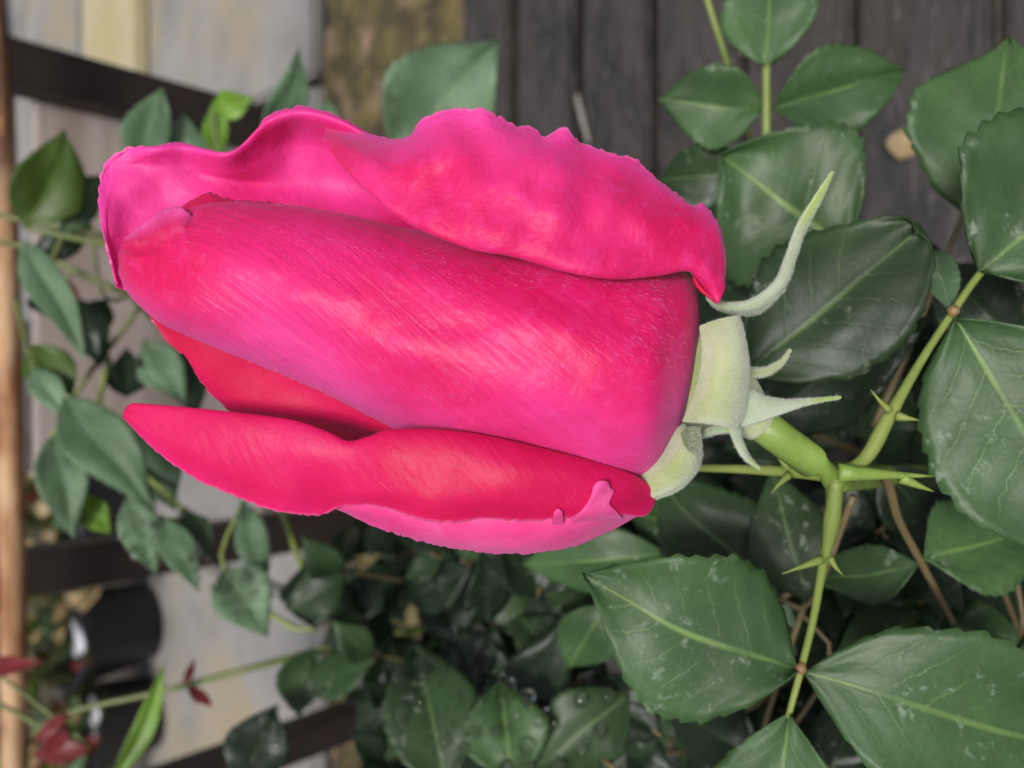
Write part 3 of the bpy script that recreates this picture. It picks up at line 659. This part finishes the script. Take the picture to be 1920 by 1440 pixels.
# upper leaf against the dark boards
lG = leaf_part(bush, [(1437, 118, .196), (1437, 205, .197), (1438, 290, .198), (1450, 420, .20), (1520, 640, .205)], [.0010, .0011, .0011, .0012, .0014], 'petiole')
leaflet(lG, (1437, 128, .196), (1450, -110, .196), 170, 'leaf', seed=41, bow=.03)
leaflet(lG, (1432, 203, .197), (1232, 190, .204), 150, 'leaf', seed=42, bow=.05, fold=.3)
leaflet(lG, (1444, 206, .197), (1700, 130, .196), 165, 'leaf', seed=43, bow=.06, fold=.3)
leaflet(lG, (1400, 320, .205), (1230, 340, .215), 130, 'leaf_mid', seed=44)
stalk(bush, 'twig', [(1320, -20, .22), (1345, 60, .222), (1368, 130, .225), (1430, 330, .235), (1560, 700, .25)], [.0009, .0009, .001, .0012, .0015], 'petiole')
# mid-depth leaves round the lower stem: (base, tip, width, mat)
def spray(root, items, base, mat='petiole_brown', r=.00062):
    """one compound leaf: a stalk from base through the leaflet bases"""
    pts = [base] + [i[0] for i in items][::-1]
    lf = leaf_part(root, pts if len(pts) > 1 else [base, items[0][0]], [r * 1.2, r * .7], mat)
    obs = []
    for it in items:
        obs.append(leaflet(lf, it[0], it[1], it[2], it[3], **(it[4] if len(it) > 4 else {})))
    return obs
wet = []
spray(bush, [((1460, 1120, .165), (1230, 900, .180), 210, 'leaf_mid', dict(bow=.05)), ((1520, 1130, .163), (1440, 880, .172), 150, 'leaf_mid')], (1600, 930, .15))
spray(bush, [((1410, 690, .19), (1290, 470, .205), 150, 'leaf_mid'), ((1450, 560, .195), (1330, 380, .21), 140, 'leaf_mid')], (1560, 800, .18))
o1 = spray(bush, [((1400, 1020, .20), (1180, 960, .215), 190, 'leaf'), ((1250, 1040, .20), (980, 1060, .215), 120, 'leaf'), ((1140, 1130, .205), (1065, 1250, .215), 110, 'leaf')], (1560, 950, .17))
o2 = spray(bush, [((1480, 1130, .18), (1420, 1260, .195), 95, 'leaf_sage'), ((1560, 1240, .175), (1730, 1150, .19), 120, 'leaf_mid'), ((1420, 1420, .18), (1250, 1330, .195), 130, 'leaf_dark')], (1570, 950, .16))
o3 = spray(bush, [((1240, 1380, .205), (1090, 1270, .22), 110, 'leaf_dark'), ((1180, 1300, .21), (1000, 1440, .21), 150, 'leaf_mid')], (1500, 1100, .18))
o4 = spray(bush, [((960, 1470, .20), (940, 1270, .215), 160, 'leaf', dict(bow=.1)), ((840, 1480, .20), (775, 1195, .225), 175, 'leaf_mid', dict(bow=.05, fold=.3)), ((900, 1300, .23), (850, 1170, .24), 120, 'leaf_dark')], (1250, 1500, .19))
o5 = spray(bush, [((1070, 1260, .23), (970, 1150, .245), 100, 'leaf_mid'), ((1100, 1180, .24), (900, 1090, .26), 90, 'leaf_dark')], (1400, 1250, .2))
spray(bush, [((1900, 640, .17), (1760, 490, .18), 150, 'leaf_dark'), ((1930, 560, .18), (1790, 540, .19), 100, 'leaf_dark')], (1960, 800, .18))
spray(bush, [((1640, 1000, .19), (1500, 930, .2), 130, 'leaf_dark'), ((1840, 900, .19), (1700, 1000, .2), 140, 'leaf_dark'), ((1920, 1200, .18), (1760, 1180, .2), 120, 'leaf')], (1800, 900, .2))
spray(bush, [((1560, 1440, .17), (1640, 1290, .18), 120, 'leaf_dark'), ((1700, 1460, .19), (1560, 1400, .2), 140, 'leaf_dark')], (1650, 1500, .2))
spray(bush, [((1330, 1300, .22), (1200, 1180, .24), 120, 'leaf_dark'), ((1400, 1330, .2), (1330, 1440, .21), 110, 'leaf_mid')], (1500, 1250, .21))
# filler leaves deeper in the bush, their shade put into darker leaf colours
rng = random.Random(5)
for i in range(60):
    px = rng.uniform(900, 1900); py = rng.uniform(880, 1430) if px < 1450 or rng.random() < .6 else rng.uniform(480, 900)
    d = rng.uniform(.21, .34); an = rng.uniform(0, 6.28)
    its = []
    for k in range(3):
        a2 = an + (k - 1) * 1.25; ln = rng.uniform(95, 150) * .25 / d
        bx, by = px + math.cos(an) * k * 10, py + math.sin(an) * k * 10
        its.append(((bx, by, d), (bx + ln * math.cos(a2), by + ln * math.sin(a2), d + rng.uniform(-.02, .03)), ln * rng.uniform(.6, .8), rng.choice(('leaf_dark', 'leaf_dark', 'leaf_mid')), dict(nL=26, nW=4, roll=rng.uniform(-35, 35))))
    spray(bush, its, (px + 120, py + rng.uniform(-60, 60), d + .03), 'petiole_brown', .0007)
for i in range(86):
    px = rng.uniform(640, 1150); py = rng.uniform(1010, 1450); d = rng.uniform(.27, .42)
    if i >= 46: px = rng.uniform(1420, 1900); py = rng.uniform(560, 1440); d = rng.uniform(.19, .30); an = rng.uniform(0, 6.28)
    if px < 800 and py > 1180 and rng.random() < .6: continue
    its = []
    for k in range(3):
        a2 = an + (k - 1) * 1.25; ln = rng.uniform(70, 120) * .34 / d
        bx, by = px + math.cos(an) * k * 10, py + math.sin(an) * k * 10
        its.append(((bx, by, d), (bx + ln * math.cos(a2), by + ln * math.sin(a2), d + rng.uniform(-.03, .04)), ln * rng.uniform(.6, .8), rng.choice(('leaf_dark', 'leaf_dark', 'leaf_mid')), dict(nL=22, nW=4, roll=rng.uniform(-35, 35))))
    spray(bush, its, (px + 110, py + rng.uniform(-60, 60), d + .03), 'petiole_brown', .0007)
# woody canes of the bush down to the ground
for (px, py, d, gx, gy) in ((1566, 893, .119, 0.0, 0.14), (1500, 640, .205, 0.03, 0.17), (1250, 1300, .26, -0.06, 0.2), (1400, 1250, .24, -0.04, 0.16)):
    a = pt(px, py, d); g = Vector((gx, gy, 0.0))
    if d < .12: a = pt(1900, 900, .30)
    link('cane', tube_mesh('cane', [a, a.lerp(g, .5) + Vector((.01, .01, 0)), g], [.003, .004, .006], 10, 12), M['cane'], bush)

# ------------------------------------------------------------------ second rose bush: soft leaves behind the bud on the wall side
b2 = empty('rose_bush', (0.02, 0.62, 0.0), 'blurred rose bush with sage and olive leaves in front of the weathered boards', 'rose bush')
def B(items, base, mat='cane', r=.0011): return spray(b2, items, base, mat, r)
E = dict
B([((735, 300, .33), (940, 70, .32), 215, 'leaf_sage', E(bow=.03, fold=.1))], (700, 420, .34))
B([((45, 425, .34), (120, 240, .34), 125, 'leaf_olive', E(sway=.06)), ((110, 440, .34), (190, 330, .37), 60, 'leaf_sage')], (260, 470, .35), r=.0016)
B([((408, 300, .36), (405, 180, .36), 48, 'leaf_bright', E(bow=.0)), ((402, 205, .36), (476, 185, .355), 55, 'leaf_bright', E(bow=.05))], (440, 400, .37))
B([((490, 260, .37), (562, 90, .36), 75, 'leaf_sage', E(sway=.05, roll=25)), ((600, 260, .37), (620, 185, .37), 50, 'leaf_sage')], (520, 420, .38))
B([((255, 320, .36), (305, 165, .36), 85, 'leaf_sage'), ((340, 320, .37), (345, 212, .37), 75, 'leaf_sage')], (340, 430, .37))
B([((45, 455, .33), (165, 685, .32), 70, 'leaf_sage', E(fold=.4)), ((70, 540, .34), (120, 610, .33), 60, 'leaf_dark')], (120, 440, .35))
B([((150, 560, .36), (190, 690, .355), 75, 'leaf_dark'), ((240, 745, .36), (235, 650, .35), 75, 'leaf_dark', E(bow=.1)), ((120, 520, .36), (130, 610, .36), 40, 'leaf_red')], (260, 560, .37))
B([((60, 648, .34), (140, 760, .34), 88, 'leaf_olive'), ((60, 690, .335), (130, 790, .33), 55, 'leaf_sage')], (30, 560, .36))
B([((120, 740, .32), (290, 960, .31), 110, 'leaf_sage', E(fold=.35)), ((250, 800, .34), (330, 960, .33), 105, 'leaf_sage'), ((100, 810, .33), (140, 1010, .32), 85, 'leaf_sage', E(fold=.3)), ((140, 930, .33), (208, 1000, .33), 60, 'leaf_bright')], (200, 690, .35), 'petiole')
B([((270, 640, .36), (350, 760, .36), 80, 'leaf_sage'), ((330, 650, .38), (370, 780, .37), 90, 'leaf_mid')], (250, 560, .37))
B([((170, 420, .38), (40, 500, .37), 60, 'leaf_dark'), ((200, 560, .38), (150, 640, .37), 60, 'leaf_mid')], (300, 520, .38))
w1 = B([((240, 930, .31), (290, 1080, .31), 70, 'leaf_sage'), ((300, 970, .31), (375, 1110, .30), 62, 'leaf_sage'), ((345, 960, .32), (400, 1050, .31), 58, 'leaf_mid')], (240, 860, .33), 'petiole')
w2 = B([((455, 940, .32), (500, 1120, .31), 62, 'leaf_sage'), ((420, 1070, .31), (505, 1195, .30), 110, 'leaf_sage', E(fold=.4)), ((590, 1180, .30), (600, 1040, .31), 125, 'leaf_dark', E(bow=.1))], (520, 930, .34), 'petiole')
for (a, b) in (((30, 410), (330, 470)), ((60, 470), (330, 590)), ((270, 560), (120, 800))):
    stalk(b2, 'twig', [(a[0] - 60, a[1] - 15, .36), (a[0], a[1], .36), (b[0], b[1], .365), (b[0] + 200, b[1] + 60, .40)], [.0012, .0013, .0015, .002], 'cane')
for (px, py) in ((440, 450), (600, 600), (520, 930)):
    a = pt(px, py, .39); g = Vector((0.02 + random.uniform(-.02, .02), 0.62, 0))
    link('cane', tube_mesh('cane', [a, a.lerp(g, .55) + Vector((.01, -.02, 0)), g], [.0025, .004, .005], 10, 12), M['cane'], b2)

# ------------------------------------------------------------------ third plant: thin cane with red young leaves
b3 = empty('rose_shoot', (-0.16, 0.56, 0.0), 'thin olive rose cane with dark red young leaves at its tip', 'rose shoot')
cane = stalk(b3, 'cane', [(60, 1378, .33), (130, 1335, .33), (300, 1297, .335), (480, 1250, .34), (620, 1214, .35), (745, 1188, .36), (830, 1170, .38), (960, 1160, .46)], [.0009, .0012, .0014, .0016, .0018, .0020, .0024, .003], 'cane', 12)
a = pt(960, 1160, .46); g = Vector((-0.16, 0.56, 0))
link('cane', tube_mesh('cane', [a, a.lerp(g, .5), g], [.003, .004, .005], 10, 12), M['cane'], b3)
def Cc(items, base, mat='cane', r=.0009): return spray(b3, items, base, mat, r)
Cc([((130, 1335, .33), (62, 1392, .325), 26, 'leaf_red', E(fold=.5)), ((120, 1345, .33), (90, 1440, .33), 42, 'leaf_red')], (160, 1328, .332))
Cc([((-20, 1250, .34), (85, 1240, .33), 38, 'leaf_red', E(fold=.4)), ((170, 1405, .33), (60, 1415, .33), 40, 'leaf_red')], (-40, 1300, .34))
Cc([((345, 1290, .336), (365, 1235, .34), 16, 'leaf_red'), ((350, 1285, .336), (398, 1325, .34), 22, 'leaf_red')], (360, 1282, .337))
Cc([((205, 1470, .31), (310, 1240, .32), 42, 'leaf_bright', E(fold=.6, sway=.06, bow=.04))], (150, 1560, .31))
w3 = Cc([((590, 1215, .335), (560, 1345, .33), 90, 'leaf_mid', E(sway=.1)), ((660, 1210, .34), (670, 1300, .335), 62, 'leaf_dark'), ((670, 1200, .34), (690, 1125, .345), 70, 'leaf_dark')], (620, 1214, .347))
w4 = Cc([((450, 1470, .30), (520, 1320, .31), 120, 'leaf_dark', E(bow=.08))], (420, 1560, .30))
Cc([((700, 1160, .36), (715, 1040, .37), 70, 'leaf_dark'), ((760, 1170, .36), (690, 1060, .38), 60, 'leaf_mid'), ((740, 1200, .36), (750, 1330, .36), 90, 'leaf_mid')], (800, 1180, .37))
Cc([((880, 1200, .36), (790, 1100, .38), 90, 'leaf_dark'), ((900, 1120, .38), (960, 1040, .4), 80, 'leaf_dark'), ((860, 1080, .38), (900, 1010, .4), 70, 'leaf_dark')], (900, 1165, .42))

# dew on the wettest leaves
for k, (obs, n) in enumerate(((o4, 46), (w1, 26), (w2, 34), (w3, 14), (w4, 24), (o3, 18))):
    for q, lf in enumerate(obs):
        o = drops(None, lf, n, .0007, .0024, k * 10 + q)
        tag(o, 'clear dew beads scattered over rose leaflets', 'dew', 'dew beads on the leaves', 'stuff')

# ------------------------------------------------------------------ potted plants standing beyond the slabs
def pot_mesh(r0, r1, h):
    prof = [(0.0, 0.0), (r0, 0.0), (r1 * .97, h * .86), (r1 * 1.04, h * .87), (r1 * 1.05, h), (r1 * .96, h), (r1 * .93, h * .88), (0.0, h * .88)]
    Gd = [[Vector((r * math.cos(a), r * math.sin(a), z)) for a in [2 * math.pi * k / 28 for k in range(28)]] for r, z in prof]
    return grid_mesh('pot_wall', Gd, None, True)
def pot(px, py, r, h, label, seed):
    g = on_z(px, py, 0.012)
    e = empty('potted_plant', g, label, 'potted plant', 'black pots of straggly plants beyond the slabs')
    me = pot_mesh(r * .78, r, h); me.transform(Matrix.Translation(g)); link('pot_wall', me, M['pot'], e)
    rr = random.Random(seed)
    fol = []
    for k in range(130):
        c = g + Vector((rr.uniform(-r, r) * 1.1, rr.uniform(-r, r) * .9, h * .95))
        tp = c + Vector((rr.uniform(-.07, .07), rr.uniform(-.06, .06), rr.uniform(.005, .16)))
        ln = rr.uniform(.025, .055)
        link('sprig', tube_mesh('sprig', [c - Vector((0, 0, .02)), tp], [.0012, .0008], 5, 4), M['cane'], e)
        o = link('leaf', leaflet_mesh(tp, tp + Vector((rr.uniform(-1, 1), rr.uniform(-1, 1), rr.uniform(-.2, 1))).normalized() * ln, ln * .7, seed=k, nL=10, nW=2, roll=rr.uniform(-60, 60)),
                 M[rr.choice(('leaf_sage', 'leaf_sage', 'leaf_bright', 'leaf_red', 'leaf_dry', 'leaf_dry'))], e)
    return e
M['leaf_dry'] = leaf_mat('leaf_dry', (0.36, 0.25, 0.13), (0.42, 0.32, 0.2), 0.1)
pot(262, 940, .085, .13, 'black pot of straggly plant between the two steel posts', 1)
pot(275, 1165, .085, .14, 'black pot of straggly plant standing by the chamfered slab edge', 2)
pot(280, 1335, .08, .12, 'black pot beside the white shard and red rose shoot', 3)
# on the pots: crescent added as a wet rim's highlight, and a shard
def white_piece(px, py, z, r, label, seed):
    bm = bmesh.new(); bmesh.ops.create_icosphere(bm, subdivisions=3, radius=r)
    for v in bm.verts:
        v.co *= 1 + .3 * noise.noise(v.co * (1.2 / r) + Vector((seed, 0, 0))); v.co.z *= .35; v.co.x *= 1.7; v.co.y += .5 * v.co.x * v.co.x / r
    me = bpy.data.meshes.new('white_piece'); bm.to_mesh(me); bm.free()
    o = link('white_piece', me, M['white']); o.location = on_z(px, py, z); tag(o, label, 'white_piece', 'white pieces')
    return o
white_piece(150, 1205, .15, .018, 'added white crescent in place of the wet rim highlight of the middle pot', 1)
white_piece(180, 1340, .13, .014, 'small white shard resting on soil of the pot by the red shoot', 5)

# ------------------------------------------------------------------ litter on the boards
def litter(px, py, ex, ey, wpx, label, mat, seed):
    a, b = on_z(px, py, 0.014), on_z(ex, ey, 0.016)
    me = leaflet_mesh(a, b, wpx, seed=seed, nL=16, nW=3, fold=.5, bow=.15)
    o = link('dry_leaf', me, M[mat]); tag(o, label, 'dry leaf'); return o
litter(1688, 300, 1705, 235, .022, 'curled russet dry leaf lying on the dark boards beside a green leaf', 'leaf_dry', 3)
litter(1378, 5, 1392, 110, .016, 'narrow brown dry leaf on the boards beside the thin twig', 'leaf_dry', 4)
straw = link('straw', tube_mesh('straw', [on_z(1082, 178, .012), on_z(1090, 215, .013), on_z(1104, 268, .012)], [.002, .0026, .0016], 8, 8), M['slab'])
tag(straw, 'short pale grey straw lying along a gap in the boards', 'straw')
